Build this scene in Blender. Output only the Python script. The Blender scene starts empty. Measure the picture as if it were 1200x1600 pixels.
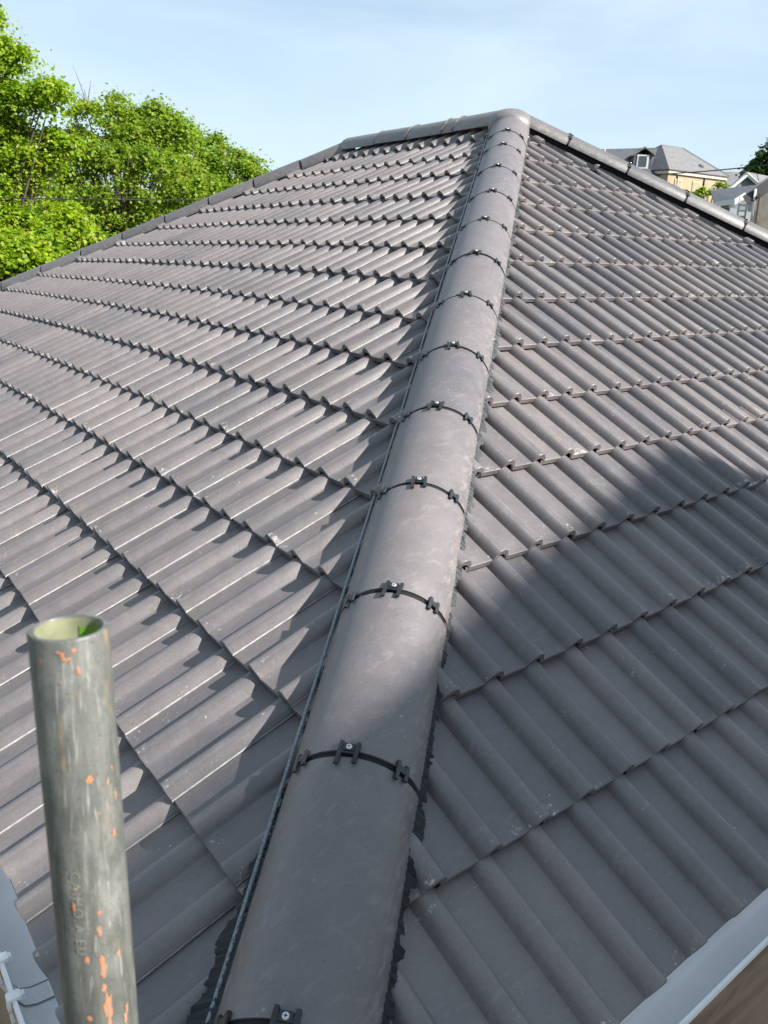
import bpy, bmesh, math, random
import numpy as np
from mathutils import Vector, Matrix
R_ = math.radians
random.seed(7)
rng = np.random.default_rng(7)
scene = bpy.context.scene
col = scene.collection

# ------------------------------------------------------------------ camera
CAM = np.array([-0.28026, -0.59126, 1.31356])
FWD = np.array([0.6327092, 0.71853087, -0.28877753])
RGT = np.array([0.75721021, -0.65215891, 0.03635172])
DWN = np.array([-0.16220901, -0.24166536, -0.95670585])
FPX = 1359.52                                   # focal length in photo pixels (1200 x 1600)
cd = bpy.data.cameras.new("camera")
cam = bpy.data.objects.new("camera", cd)
col.objects.link(cam)
cam.matrix_world = Matrix(((RGT[0], -DWN[0], -FWD[0], CAM[0]), (RGT[1], -DWN[1], -FWD[1], CAM[1]),
                           (RGT[2], -DWN[2], -FWD[2], CAM[2]), (0, 0, 0, 1)))
cd.sensor_fit = 'VERTICAL'
cd.sensor_height = 24.0
cd.lens = 24.0 * FPX / 1600
cd.clip_start = 0.02
cd.clip_end = 3000
cd.dof.use_dof = True
cd.dof.focus_distance = 2.6
cd.dof.aperture_fstop = 9.0
scene.camera = cam

# ------------------------------------------------------------------ sky and sun
SUN_EL, SUN_AZ = R_(37), R_(-63)                # azimuth counted from +X towards +Y
world = bpy.data.worlds.new("World")
scene.world = world
world.use_nodes = True
wt = world.node_tree
wt.nodes.clear()
wo = wt.nodes.new("ShaderNodeOutputWorld")
wb = wt.nodes.new("ShaderNodeBackground")
sky = wt.nodes.new("ShaderNodeTexSky")
sky.sky_type = 'NISHITA'
sky.sun_disc = False
sky.sun_elevation = SUN_EL
sky.sun_rotation = math.pi / 2 - SUN_AZ         # the node counts clockwise from +Y
sky.altitude = 50
sky.air_density = 1.0
sky.dust_density = 0.6
sky.ozone_density = 1.4
tc = wt.nodes.new("ShaderNodeTexCoord")
mp = wt.nodes.new("ShaderNodeMapping")
mp.inputs['Scale'].default_value = (1.1, 1.1, 4.2)
mp.inputs['Rotation'].default_value = (0.12, 0.08, 0.5)
nz = wt.nodes.new("ShaderNodeTexNoise")
nz.inputs['Scale'].default_value = 1.6
nz.inputs['Detail'].default_value = 7
nz.inputs['Roughness'].default_value = 0.55
nz.inputs['Distortion'].default_value = 0.6
cr = wt.nodes.new("ShaderNodeValToRGB")
cr.color_ramp.elements[0].position = 0.36
cr.color_ramp.elements[0].color = (0.30, 0.30, 0.30, 1)
cr.color_ramp.elements[1].position = 0.68
cr.color_ramp.elements[1].color = (0.92, 0.92, 0.92, 1)
mx = wt.nodes.new("ShaderNodeMix")
mx.data_type = 'RGBA'
mx.inputs['B'].default_value = (4.6, 5.65, 6.5, 1)
wt.links.new(tc.outputs['Generated'], mp.inputs['Vector'])
wt.links.new(mp.outputs['Vector'], nz.inputs['Vector'])
wt.links.new(nz.outputs['Fac'], cr.inputs['Fac'])
wt.links.new(cr.outputs['Color'], mx.inputs['Factor'])
wt.links.new(sky.outputs['Color'], mx.inputs['A'])
wt.links.new(mx.outputs['Result'], wb.inputs['Color'])
wb.inputs['Strength'].default_value = 0.078
wt.links.new(wb.outputs['Background'], wo.inputs['Surface'])

sd = bpy.data.lights.new("sun", 'SUN')
sd.energy = 5.0
sd.angle = R_(0.53)
sd.color = (1.0, 0.97, 0.92)
sun = bpy.data.objects.new("sun", sd)
col.objects.link(sun)
SUN = np.array([math.cos(SUN_EL) * math.cos(SUN_AZ), math.cos(SUN_EL) * math.sin(SUN_AZ), math.sin(SUN_EL)])
sun.rotation_euler = Vector(SUN).to_track_quat('Z', 'Y').to_euler()
sun.location = (10, -20, 20)

vs = scene.view_settings
vs.view_transform = 'Standard'
vs.look = 'None'
vs.exposure = 1.10
vs.gamma = 1.0
vs.use_curve_mapping = False
scene.cycles.max_bounces = 6
scene.cycles.use_denoising = True


def at(px, py, depth):
    """World point seen at photo pixel (px, py), depth metres along the view axis."""
    return CAM + (RGT * (px - 600) / FPX + DWN * (py - 800) / FPX + FWD) * depth


# ------------------------------------------------------------------ helpers
def tag(o, label=None, cat=None, group=None, kind=None):
    if label: o['label'] = label
    if cat: o['category'] = cat
    if group: o['group'] = group
    if kind: o['kind'] = kind
    return o


def empty(name, loc=(0, 0, 0)):
    o = bpy.data.objects.new(name, None)
    o.empty_display_size = 0.2
    o.location = loc
    col.objects.link(o)
    return o


def link(name, me, mat=None, parent=None, matrix=None):
    o = bpy.data.objects.new(name, me)
    col.objects.link(o)
    if mat is not None and len(me.materials) == 0:
        for m in (mat if isinstance(mat, (list, tuple)) else [mat]):
            me.materials.append(m)
    if parent is not None:
        o.parent = parent
        o.matrix_parent_inverse = PINV.get(parent.name, Matrix.Identity(4))
    if matrix is not None:
        o.matrix_basis = matrix
    return o


PINV = {}


def setp(o, loc):
    """Register a thing's Empty so that children are given in world coordinates."""
    PINV[o.name] = Matrix.Translation(-Vector(loc))


def thing(name, loc, label, cat, group=None):
    o = empty(name, loc)
    setp(o, loc)
    return tag(o, label, cat, group)


def mesh(name, verts, faces, smooth=None, uv=None, midx=None):
    me = bpy.data.meshes.new(name)
    me.from_pydata([tuple(map(float, v)) for v in verts], [], [tuple(f) for f in faces])
    if smooth is not None:
        bm = bmesh.new()
        bm.from_mesh(me)
        bm.normal_update()
        for f in bm.faces:
            f.smooth = True
        for e in bm.edges:
            e.smooth = len(e.link_faces) == 2 and e.calc_face_angle(0) < R_(smooth)
        bm.to_mesh(me)
        bm.free()
    if uv is not None:
        ul = me.uv_layers.new(name="UVMap")
        for lp in me.loops:
            ul.data[lp.index].uv = uv[lp.vertex_index]
    if midx is not None:
        me.polygons.foreach_set("material_index", midx)
    me.update()
    return me


def basis(o, x, y, z):
    return Matrix(((x[0], y[0], z[0], o[0]), (x[1], y[1], z[1], o[1]), (x[2], y[2], z[2], o[2]), (0, 0, 0, 1)))


def unit(v):
    v = np.asarray(v, float)
    return v / np.linalg.norm(v)


class MB:
    """Collects simple solids into one mesh."""
    def __init__(self):
        self.v, self.f, self.m = [], [], []

    def add(self, vs_, fs_, mi=0):
        b = len(self.v)
        self.v += [tuple(map(float, p)) for p in vs_]
        self.f += [tuple(i + b for i in f) for f in fs_]
        self.m += [mi] * len(fs_)

    def box(self, c, x, y, z, sx, sy, sz, mi=0):
        c, x, y, z = map(np.asarray, (c, x, y, z))
        p = [c + x * sx * i / 2 + y * sy * j / 2 + z * sz * k / 2 for i in (-1, 1) for j in (-1, 1) for k in (-1, 1)]
        self.add(p, [(0, 1, 3, 2), (4, 6, 7, 5), (0, 4, 5, 1), (2, 3, 7, 6), (0, 2, 6, 4), (1, 5, 7, 3)], mi)

    def tube(self, pts, rad, n=8, mi=0, cap=True):
        pts = [np.asarray(p, float) for p in pts]
        if np.isscalar(rad): rad = [rad] * len(pts)
        rows = []
        b = len(self.v)
        ref = np.array([0.31, 0.2, 0.93])
        for i, p in enumerate(pts):
            d = unit(pts[min(i + 1, len(pts) - 1)] - pts[max(i - 1, 0)])
            a = np.cross(d, ref)
            if np.linalg.norm(a) < 1e-3: a = np.cross(d, [1, 0, 0])
            a = unit(a); c = np.cross(d, a)
            rows.append([p + rad[i] * (a * math.cos(t) + c * math.sin(t)) for t in np.linspace(0, 2 * math.pi, n, endpoint=False)])
        vs_ = [q for r in rows for q in r]
        fs_ = [(i * n + j, i * n + (j + 1) % n, (i + 1) * n + (j + 1) % n, (i + 1) * n + j) for i in range(len(pts) - 1) for j in range(n)]
        if cap:
            fs_ += [tuple(range(n))[::-1], tuple((len(pts) - 1) * n + j for j in range(n))]
        self.add(vs_, fs_, mi)

    def build(self, name, mat, parent=None, smooth=None):
        me = mesh(name, self.v, self.f, smooth, midx=self.m)
        return link(name, me, mat, parent)


# ------------------------------------------------------------------ materials
class Mat:
    def __init__(self, name):
        self.m = bpy.data.materials.new(name)
        self.m.use_nodes = True
        self.t = self.m.node_tree
        self.t.nodes.clear()
        self.out = self.n("ShaderNodeOutputMaterial")
        self.b = self.n("ShaderNodeBsdfPrincipled")
        self.l(self.b.outputs[0], self.out.inputs[0])

    def n(self, t, **k):
        nd = self.t.nodes.new(t)
        for a, v in k.items(): setattr(nd, a, v)
        return nd

    def l(self, a, b): self.t.links.new(a, b)

    def set(self, **k):
        for a, v in k.items():
            self.b.inputs[a.replace('_', ' ')].default_value = v
        return self

    def coord(self, kind='Object'):
        if kind == 'Position':
            return self.n("ShaderNodeNewGeometry").outputs['Position']
        return self.n("ShaderNodeTexCoord").outputs[kind]

    def mapped(self, vec, scale=(1, 1, 1), rot=(0, 0, 0), loc=(0, 0, 0)):
        m = self.n("ShaderNodeMapping")
        m.inputs['Scale'].default_value = scale
        m.inputs['Rotation'].default_value = rot
        m.inputs['Location'].default_value = loc
        self.l(vec, m.inputs['Vector'])
        return m.outputs['Vector']

    def noise(self, vec, scale, detail=4, rough=0.55, dist=0.0):
        nd = self.n("ShaderNodeTexNoise")
        nd.inputs['Scale'].default_value = scale
        nd.inputs['Detail'].default_value = detail
        nd.inputs['Roughness'].default_value = rough
        nd.inputs['Distortion'].default_value = dist
        self.l(vec, nd.inputs['Vector'])
        return nd.outputs['Fac']

    def ramp(self, fac, stops):
        r = self.n("ShaderNodeValToRGB")
        e = r.color_ramp.elements
        while len(e) < len(stops): e.new(0.5)
        for i, (p, c) in enumerate(stops):
            e[i].position = p
            c = (c, c, c) if np.isscalar(c) else c
            e[i].color = (*c, 1)
        self.l(fac, r.inputs['Fac'])
        return r.outputs['Color']

    def mix(self, fac, a, b, mode='MIX'):
        m = self.n("ShaderNodeMix", data_type='RGBA', blend_type=mode)
        for k, v in (('Factor', fac), ('A', a), ('B', b)):
            if hasattr(v, 'node'): self.l(v, m.inputs[k])
            elif k == 'Factor': m.inputs[k].default_value = v
            else: m.inputs[k].default_value = (*v, 1)
        return m.outputs['Result']

    def math(self, op, a, b=0.0, clamp=False):
        m = self.n("ShaderNodeMath", operation=op, use_clamp=clamp)
        for i, v in enumerate((a, b)):
            if hasattr(v, 'node'): self.l(v, m.inputs[i])
            else: m.inputs[i].default_value = v
        return m.outputs[0]

    def color(self, c):
        if hasattr(c, 'node'): self.l(c, self.b.inputs['Base Color'])
        else: self.b.inputs['Base Color'].default_value = (*c, 1)
        return self

    def rough(self, r):
        if hasattr(r, 'node'): self.l(r, self.b.inputs['Roughness'])
        else: self.b.inputs['Roughness'].default_value = r
        return self

    def bump(self, h, strength=0.3, dist=0.002):
        b = self.n("ShaderNodeBump")
        b.inputs['Strength'].default_value = strength
        b.inputs['Distance'].default_value = dist
        self.l(h, b.inputs['Height'])
        self.l(b.outputs[0], self.b.inputs['Normal'])
        return self


def simple(name, c, rough=0.7, var=0.25, scale=8.0, bump=0.0, spec=0.35, metal=0.0, kind='Position'):
    m = Mat(name)
    v = m.coord(kind)
    n = m.noise(v, scale, 6, 0.6)
    lo = tuple(x * (1 - var) for x in c); hi = tuple(min(1, x * (1 + var)) for x in c)
    m.color(m.ramp(n, [(0.3, lo), (0.7, hi)])).rough(rough)
    m.set(Specular_IOR_Level=spec, Metallic=metal)
    if bump: m.bump(m.noise(v, scale * 12, 4, 0.6), bump, 0.003)
    return m.m


def tile_material(name, base, speck=1.0, scuff=0.5, uvbased=True):
    m = Mat(name)
    pos = m.coord('Position')
    oi = m.n("ShaderNodeObjectInfo").outputs['Random']
    big = m.noise(pos, 1.7, 3, 0.5)
    mid = m.noise(pos, 14, 5, 0.6)
    fine = m.noise(pos, 420, 3, 0.7)
    c0 = tuple(x * 0.90 for x in base); c1 = tuple(x * 1.10 for x in base)
    c = m.ramp(mid, [(0.28, c0), (0.72, c1)])
    c = m.mix(0.30, c, m.ramp(big, [(0.35, (0.78, 0.80, 0.84)), (0.65, (1.12, 1.06, 1.0))]), 'MULTIPLY')
    pore = m.ramp(m.noise(pos, 230, 2, 0.5), [(0.24, 0.45), (0.33, 1.0)])
    c = m.mix(1.0, c, pore, 'MULTIPLY')
    c = m.mix(1.0, c, m.ramp(oi, [(0.0, (0.80, 0.81, 0.84)), (1.0, (1.18, 1.15, 1.12))]), 'MULTIPLY')
    c = m.mix(0.5, c, m.ramp(fine, [(0.3, 0.62), (0.7, 1.35)]), 'MULTIPLY')
    # lime bloom: pale scuffs and specks, thicker along the cast lower edge of the tile
    sp1 = m.noise(pos, 95, 5, 0.72)
    sp2 = m.noise(pos, 11, 3, 0.6)
    dust = m.noise(m.mapped(pos, (9, 26, 16), (0.3, 0.2, 0.6)), 2.0, 6, 0.68, 0.8)
    if uvbased:
        uv = m.n("ShaderNodeSeparateXYZ")
        m.l(m.coord('UV'), uv.inputs[0])
        edge = m.ramp(uv.outputs['Y'], [(0.0, 0.15), (0.003, 1.0), (0.014, 0.8), (0.05, 0.0)])
    else:
        edge = 0.0
    th = m.math('ADD', m.math('MULTIPLY', sp1, 0.68), m.math('MULTIPLY', sp2, 0.46))
    th = m.math('ADD', th, m.math('MULTIPLY', edge, 0.078))
    s = m.ramp(th, [(0.718, 0.0), (0.770, 0.7 * speck)])
    c = m.mix(s, c, (0.52, 0.49, 0.45))
    dsc = m.ramp(dust, [(0.54, 0.0), (0.80, 0.42 * scuff)])
    c = m.mix(dsc, c, (0.36, 0.33, 0.30))
    if not uvbased:
        ox = m.n("ShaderNodeSeparateXYZ"); m.l(m.coord('Object'), ox.inputs[0])
        ex = m.math('ABSOLUTE', ox.outputs['X'])
        em = m.ramp(ex, [(0.098, 0.0), (0.122, 0.9), (0.134, 0.6)])
        stn = m.noise(m.mapped(pos, (7, 7, 30)), 3.0, 5, 0.7)
        c = m.mix(m.math('MULTIPLY', em, m.ramp(stn, [(0.48, 0.0), (0.72, 0.6)])), c, (0.34, 0.31, 0.27))
    m.color(c)
    m.rough(m.ramp(mid, [(0.3, 0.38), (0.7, 0.52)]))
    m.set(Specular_IOR_Level=0.6)
    m.bump(m.math('ADD', m.math('MULTIPLY', fine, 0.5), m.noise(pos, 130, 3, 0.6)), 0.35, 0.0016)
    return m.m


M = {}
M['tile'] = tile_material('concrete_tile', (0.141, 0.127, 0.126))
M['hip'] = tile_material('concrete_hip_tile', (0.124, 0.112, 0.114), speck=0.55, scuff=0.75, uvbased=False)
M['ridge'] = tile_material('dusty_ridge_tile', (0.150, 0.143, 0.138), speck=1.0, scuff=1.4, uvbased=False)
M['righthip'] = tile_material('pale_hip_tile', (0.104, 0.099, 0.099), speck=0.5, scuff=0.9, uvbased=False)
M['tile_edge'] = simple('sunlit_tile_edge', (0.33, 0.325, 0.315), 0.7, 0.35, 40, 0.2)  # free edges painted pale: the sun catching them is put into the colour
M['mortar'] = simple('mortar', (0.16, 0.152, 0.142), 0.9, 0.3, 30, 0.6)
M['black'] = simple('black_plastic', (0.018, 0.020, 0.022), 0.42, 0.3, 40, 0.05, 0.5)
M['seal'] = simple('black_rubber_seal', (0.010, 0.011, 0.012), 0.75, 0.3, 60, 0.3, 0.3)
M['tape'] = simple('black_foil_tape', (0.008, 0.011, 0.014), 0.50, 0.5, 120, 0.25, 0.35)
M['bead'] = simple('worn_black_bead', (0.15, 0.175, 0.19), 0.34, 0.7, 220, 0.2, 0.6)
M['felt'] = simple('black_underlay', (0.009, 0.010, 0.012), 0.8, 0.3, 25, 0.2, 0.2)
M['screw'] = simple('zinc_screw', (0.72, 0.72, 0.70), 0.35, 0.1, 90, 0, 0.5, 0.6)


def gutter_material():
    m = Mat('white_upvc')
    pos = m.coord('Position')
    d = m.noise(pos, 7, 5, 0.6)
    c = m.ramp(d, [(0.3, (0.80, 0.80, 0.80)), (0.7, (0.87, 0.87, 0.86))])
    sp = m.ramp(m.noise(pos, 150, 4, 0.7), [(0.66, 0.0), (0.74, 0.7)])
    c = m.mix(sp, c, (0.13, 0.11, 0.09))
    m.color(c).rough(0.34).set(Specular_IOR_Level=0.5)
    return m.m


M['gutter'] = gutter_material()
M['upvc'] = simple('white_plastic_clip', (0.78, 0.78, 0.77), 0.35, 0.06, 20, 0, 0.5)
M['grime'] = simple('gutter_grime', (0.07, 0.065, 0.06), 0.8, 0.9, 60, 0.3)
M['fascia'] = simple('white_fascia', (0.70, 0.70, 0.69), 0.4, 0.05, 6)
M['render'] = simple('wall_render', (0.42, 0.39, 0.34), 0.9, 0.12, 3, 0.4)


def wood_material():
    m = Mat('weathered_board')
    pos = m.coord('Object')
    st = m.noise(m.mapped(pos, (2.2, 42, 42)), 1.0, 6, 0.65, 1.1)
    c = m.ramp(st, [(0.25, (0.20, 0.128, 0.080)), (0.55, (0.40, 0.270, 0.175)), (0.8, (0.52, 0.38, 0.27))])
    mud = m.ramp(m.noise(pos, 9, 5, 0.65), [(0.5, 0.0), (0.75, 0.6)])
    c = m.mix(mud, c, (0.27, 0.205, 0.15))
    m.color(c).rough(0.85)
    m.bump(st, 0.5, 0.004)
    return m.m


M['board'] = wood_material()


def galv_material():
    m = Mat('galvanised_tube')
    pos = m.coord('Object')
    lng = m.noise(m.mapped(pos, (30, 30, 5)), 2.0, 6, 0.65, 0.5)
    blot = m.noise(m.mapped(pos, (1, 1, 0.6)), 48, 5, 0.62)
    c = m.ramp(lng, [(0.28, (0.066, 0.066, 0.060)), (0.5, (0.150, 0.149, 0.135)), (0.75, (0.245, 0.242, 0.220))])
    c = m.mix(m.ramp(blot, [(0.44, 0.0), (0.60, 0.85)]), c, (0.085, 0.092, 0.080))
    scr = m.ramp(m.noise(m.mapped(pos, (260, 260, 9)), 2.0, 3, 0.6), [(0.60, 0.0), (0.70, 0.55)])
    c = m.mix(scr, c, (0.40, 0.40, 0.37))
    spk = m.ramp(m.noise(pos, 520, 3, 0.6), [(0.30, 0.5), (0.42, 1.0)])
    c = m.mix(1.0, c, spk, 'MULTIPLY')
    rust = m.ramp(m.noise(m.mapped(pos, (1, 1, 0.35), loc=(3, 1, 2)), 75, 4, 0.6), [(0.62, 0.0), (0.72, 0.5)])
    c = m.mix(rust, c, (0.30, 0.19, 0.085))
    m.color(c)
    m.rough(m.ramp(blot, [(0.3, 0.42), (0.7, 0.62)]))
    m.set(Metallic=0.15, Specular_IOR_Level=0.5)
    m.bump(m.noise(pos, 160, 4, 0.6), 0.12, 0.001)
    return m.m


M['galv'] = galv_material()
M['tubein'] = simple('tube_inside', (0.17, 0.175, 0.10), 0.75, 0.25, 60)
def orange_material():
    m = Mat('worn_orange_paint')
    pos = m.coord('Position')
    k = m.ramp(m.noise(pos, 420, 4, 0.65), [(0.44, 0.0), (0.62, 1.0)])
    c = m.mix(k, (0.26, 0.20, 0.145), (0.60, 0.17, 0.05))
    m.color(c).rough(0.6)
    return m.m


M['orange'] = orange_material()
M['stamp'] = simple('stamped_letters', (0.235, 0.230, 0.205), 0.5, 0.2, 200)
M['bore_green'] = simple('green_bore_patch', (0.13, 0.30, 0.03), 0.8, 0.4, 120)
M['slate'] = simple('grey_slate_roof', (0.155, 0.150, 0.150), 0.65, 0.18, 2.2, 0.3)
M['slate_dark'] = simple('dark_slate_roof', (0.085, 0.088, 0.098), 0.6, 0.2, 2.5, 0.3)
M['slate_brown'] = simple('weathered_slate_roof', (0.21, 0.185, 0.155), 0.8, 0.2, 2.5, 0.3)
M['cream'] = simple('cream_render', (0.34, 0.275, 0.175), 0.9, 0.15, 1.3, 0.2)
M['creamband'] = simple('pale_fascia', (0.50, 0.45, 0.37), 0.7, 0.06, 3)
M['pebble'] = simple('grey_brown_render', (0.13, 0.118, 0.100), 0.95, 0.3, 5, 0.7)
M['cladding'] = simple('grey_cladding', (0.16, 0.17, 0.18), 0.7, 0.1, 3)
M['white'] = simple('white_paint', (0.62, 0.62, 0.61), 0.5, 0.05, 5)
M['glass'] = simple('window_glass', (0.05, 0.06, 0.07), 0.1, 0.1, 3, 0, 0.7)
M['dark'] = simple('dark_trim', (0.022, 0.023, 0.026), 0.5, 0.2, 5)
M['cable'] = simple('black_cable', (0.020, 0.020, 0.022), 0.6, 0.1, 5)
M['bark'] = simple('bark', (0.085, 0.068, 0.050), 0.9, 0.4, 14, 0.8)


def ground_material():
    m = Mat('rough_grass_ground')
    pos = m.coord('Position')
    n = m.noise(pos, 0.35, 6, 0.6)
    g = m.noise(pos, 22, 5, 0.7)
    c = m.ramp(n, [(0.35, (0.050, 0.070, 0.022)), (0.65, (0.115, 0.098, 0.066))])
    c = m.mix(0.6, c, m.ramp(g, [(0.3, 0.6), (0.7, 1.4)]), 'MULTIPLY')
    m.color(c).rough(0.95).bump(g, 0.6, 0.04)
    return m.m


M['ground'] = ground_material()


def leaf_material(name, stops, trans=0.52):
    m = Mat(name)
    rnd = m.n("ShaderNodeNewGeometry").outputs['Random Per Island']
    pos = m.coord('Position')
    big = m.noise(pos, 0.9, 3, 0.5)
    c = m.ramp(rnd, stops)
    c = m.mix(0.6, c, m.ramp(big, [(0.3, (0.70, 0.82, 0.75)), (0.7, (1.22, 1.10, 0.95))]), 'MULTIPLY')
    m.color(c).rough(0.45).set(Specular_IOR_Level=0.35)
    tr = m.n("ShaderNodeBsdfTranslucent")
    m.l(m.mix(1.0, c, (1.30, 1.40, 0.55), 'MULTIPLY'), tr.inputs['Color'])
    ms = m.n("ShaderNodeMixShader")
    ms.inputs[0].default_value = trans
    m.l(m.b.outputs[0], ms.inputs[1])
    m.l(tr.outputs[0], ms.inputs[2])
    m.l(ms.outputs[0], m.out.inputs[0])
    return m.m


M['leaf_lime'] = leaf_material('lime_green_leaves', [(0.0, (0.130, 0.235, 0.012)), (0.5, (0.260, 0.370, 0.022)), (0.95, (0.38, 0.46, 0.035)), (1.0, (0.34, 0.24, 0.05))])
M['leaf_mid'] = leaf_material('mid_green_leaves', [(0.0, (0.105, 0.190, 0.018)), (0.5, (0.220, 0.320, 0.032)), (0.92, (0.32, 0.40, 0.05)), (1.0, (0.38, 0.25, 0.07))])
M['leaf_dark'] = leaf_material('dark_green_leaves', [(0.0, (0.025, 0.060, 0.015)), (1.0, (0.070, 0.125, 0.030))], 0.3)

# ------------------------------------------------------------------ roof geometry
P1, P2, ANG, BOW = 0.478895, 0.521147, 0.102296, 0.0027025
Zv = np.array([0, 0, 1.0])
N1 = np.array([math.cos(ANG), -math.sin(ANG), 0.0])      # horizontal, into the left slope
EV = np.array([math.sin(ANG), math.cos(ANG), 0.0])       # along the left eaves
N2 = np.array([0, 1.0, 0]); EU = np.array([1.0, 0, 0])   # the same for the right slope
T1, T2 = math.tan(P1), math.tan(P2)
_a = N1 * T1 - N2 * T2
Q = np.array([_a[1], -_a[0], 0.0]); Q *= np.sign(Q.sum()); Q /= Q[1]; Q[2] = T2
HIP = unit(Q)
A_ = 3.803885
APEX = Q * A_
E_AP = APEX @ EV
A_L = APEX @ N1
RIDGE_L = 1.947
E_FAR = 2 * E_AP + RIDGE_L                                # e of the far hip at the eaves
S_TOP_L, S_TOP_R = A_L / math.cos(P1), A_ / math.cos(P2)


def Lp(s, e, h=0.0):
    b = BOW * (e - 2.5) ** 2
    return N1 * s * math.cos(P1) + EV * e + Zv * (s * math.sin(P1) - b) + h * (-N1 * math.sin(P1) + Zv * math.cos(P1))


def Rp(s, e, h=0.0):
    return N2 * s * math.cos(P2) + EU * e + Zv * s * math.sin(P2) + h * (-N2 * math.sin(P2) + Zv * math.cos(P2))


def frame(F, s, e, sgn):
    r = unit(F(s, e + 0.1 * sgn) - F(s, e - 0.1 * sgn))
    u = unit(F(s + 0.1, e) - F(s - 0.1, e))
    n = unit(np.cross(r, u))
    return r, np.cross(n, r), n


GZ = -2.6


# ------------------------------------------------------------------ ground
def hill(x, y):
    d = math.hypot(x - 4, y - 4)
    t = min(1, max(0, (d - 22) / 70))
    return GZ + 6.0 * t * t * (3 - 2 * t)


gv, gf = [], []
rad = [0, 6, 12, 18, 24, 30, 38, 46, 56, 68, 82, 100, 140, 220, 400, 900, 2000]
for r in rad:
    for k in range(48):
        x, y = 4 + r * math.cos(k * math.pi / 24), 4 + r * math.sin(k * math.pi / 24)
        gv.append((x, y, hill(x, y)))
for i in range(len(rad) - 1):
    for k in range(48):
        a, b = i * 48 + k, i * 48 + (k + 1) % 48
        gf.append((a, a + 48, b + 48, b) if i else (a, a + 48, b + 48))
tag(link('ground', mesh('ground', gv, gf, 60), M['ground']), kind='structure')

# ------------------------------------------------------------------ the tiled house
house = thing('bungalow', (4.5, 5, GZ), 'house under the dark grey interlocking tiled hip roof filling the picture', 'house')

CL = Lp(0, 0); CR = np.array([APEX[0] + A_, 0.0, 0.0]); CF = Lp(0, E_FAR); RE = Lp(S_TOP_L, E_FAR - A_L)
CB = np.array([CR[0] + 1.05, CF[1] - 0.6, CF[2]])

# slope boards (black underlay) that carry the tiles
deck_l = [Lp(s, e, -0.055) for s, e in ((0.03, 0.05), (S_TOP_L, E_AP), (S_TOP_L, E_FAR - A_L))]
NE = 14
vv = []
for k in range(NE + 1):
    t = k / NE
    vv.append(Lp(0.22, 0.25 + (E_FAR - 0.5) * t, -0.055))
for k in range(NE + 1):
    t = k / NE
    vv.append(Lp(S_TOP_L - 0.02, E_AP + (E_FAR - A_L - E_AP) * t, -0.055))
ff = [(k + 1, k, NE + 1 + k, NE + 2 + k) for k in range(NE)]
slope_l = link('roof_slope', mesh('roof_slope', vv, ff), M['felt'], house)
vv = [Rp(0.22, 0.25, -0.055), Rp(0.22, CR[0] - 0.25, -0.055), Rp(S_TOP_R - 0.02, APEX[0], -0.055)]
slope_r = link('roof_slope', mesh('roof_slope', vv, [(0, 1, 2)]), M['felt'], house)
slope_l['label'] = 'left roof slope'; slope_r['label'] = 'right roof slope'
vv = [APEX + Zv * -.03, RE + Zv * -.03, CB, CR, CF]
link('back_slope', mesh('back_slope', vv, [(0, 3, 2, 1)]), M['tile'], house)
link('back_slope', mesh('back_slope', vv, [(1, 2, 4)]), M['tile'], house)

# one interlocking tile: two flat pans and two lopsided rolls, a cast lower edge and a free right edge
ROLL = [(.0580, 0), (.0598, .0048), (.0625, .0115), (.0660, .0185), (.0705, .0245), (.0765, .0292), (.0835, .0318), (.0905, .0325),
        (.0975, .0314), (.1040, .0282), (.1095, .0232), (.1140, .0170), (.1175, .0108)]
PROF = [(-.046, -.0005), (.002, 0), (.030, -.0006)] + ROLL + [(.1200, .0055), (.1225, .0016), (.1270, 0), (.162, -.0006)] \
       + [(x + .15, z) for x, z in ROLL] + [(.2690, .0082), (.2702, .0058)]
FREE = .2702
TLEN, TILT, TTH = 0.405, 0.0280 / 0.312, 0.023


def tile_geometry():
    n = len(PROF)
    v, uv = [], []
    rows = [(0.0060, -.0232), (0.0, -.0190), (0.0, -.0020), (0.0024, 0.0), (TLEN, 0.0)]
    for y, dz in rows:
        for x, z in PROF:
            v.append((x, y, z + dz - TILT * y)); uv.append((x, y))
    f = []
    for r in range(len(rows) - 1):
        for i in range(n - 1):
            f.append((r * n + i, r * n + i + 1, (r + 1) * n + i + 1, (r + 1) * n + i))
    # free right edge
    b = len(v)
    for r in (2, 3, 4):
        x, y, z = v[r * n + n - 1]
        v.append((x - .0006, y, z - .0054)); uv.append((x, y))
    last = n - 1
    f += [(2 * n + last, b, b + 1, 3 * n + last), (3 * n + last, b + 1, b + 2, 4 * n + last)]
    return v, f, uv


TV, TF, TUV = tile_geometry()
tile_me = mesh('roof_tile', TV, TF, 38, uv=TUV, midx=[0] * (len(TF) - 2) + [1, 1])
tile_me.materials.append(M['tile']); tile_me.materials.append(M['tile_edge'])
hip_n = unit(np.array([-Q[1], Q[0], 0.0]))               # horizontal normal of the near hip, to the left

CL_S = [.052, .399, .715, 1.036, 1.339, 1.646, 1.963, 2.264, 2.580, 2.888, 3.218, 3.533, 3.860, 4.157, 4.480]
CR_S = [.032, .384, .710, 1.028, 1.340, 1.640, 1.950, 2.268, 2.579, 2.886, 3.182, 3.468, 3.789, 4.085]


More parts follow.
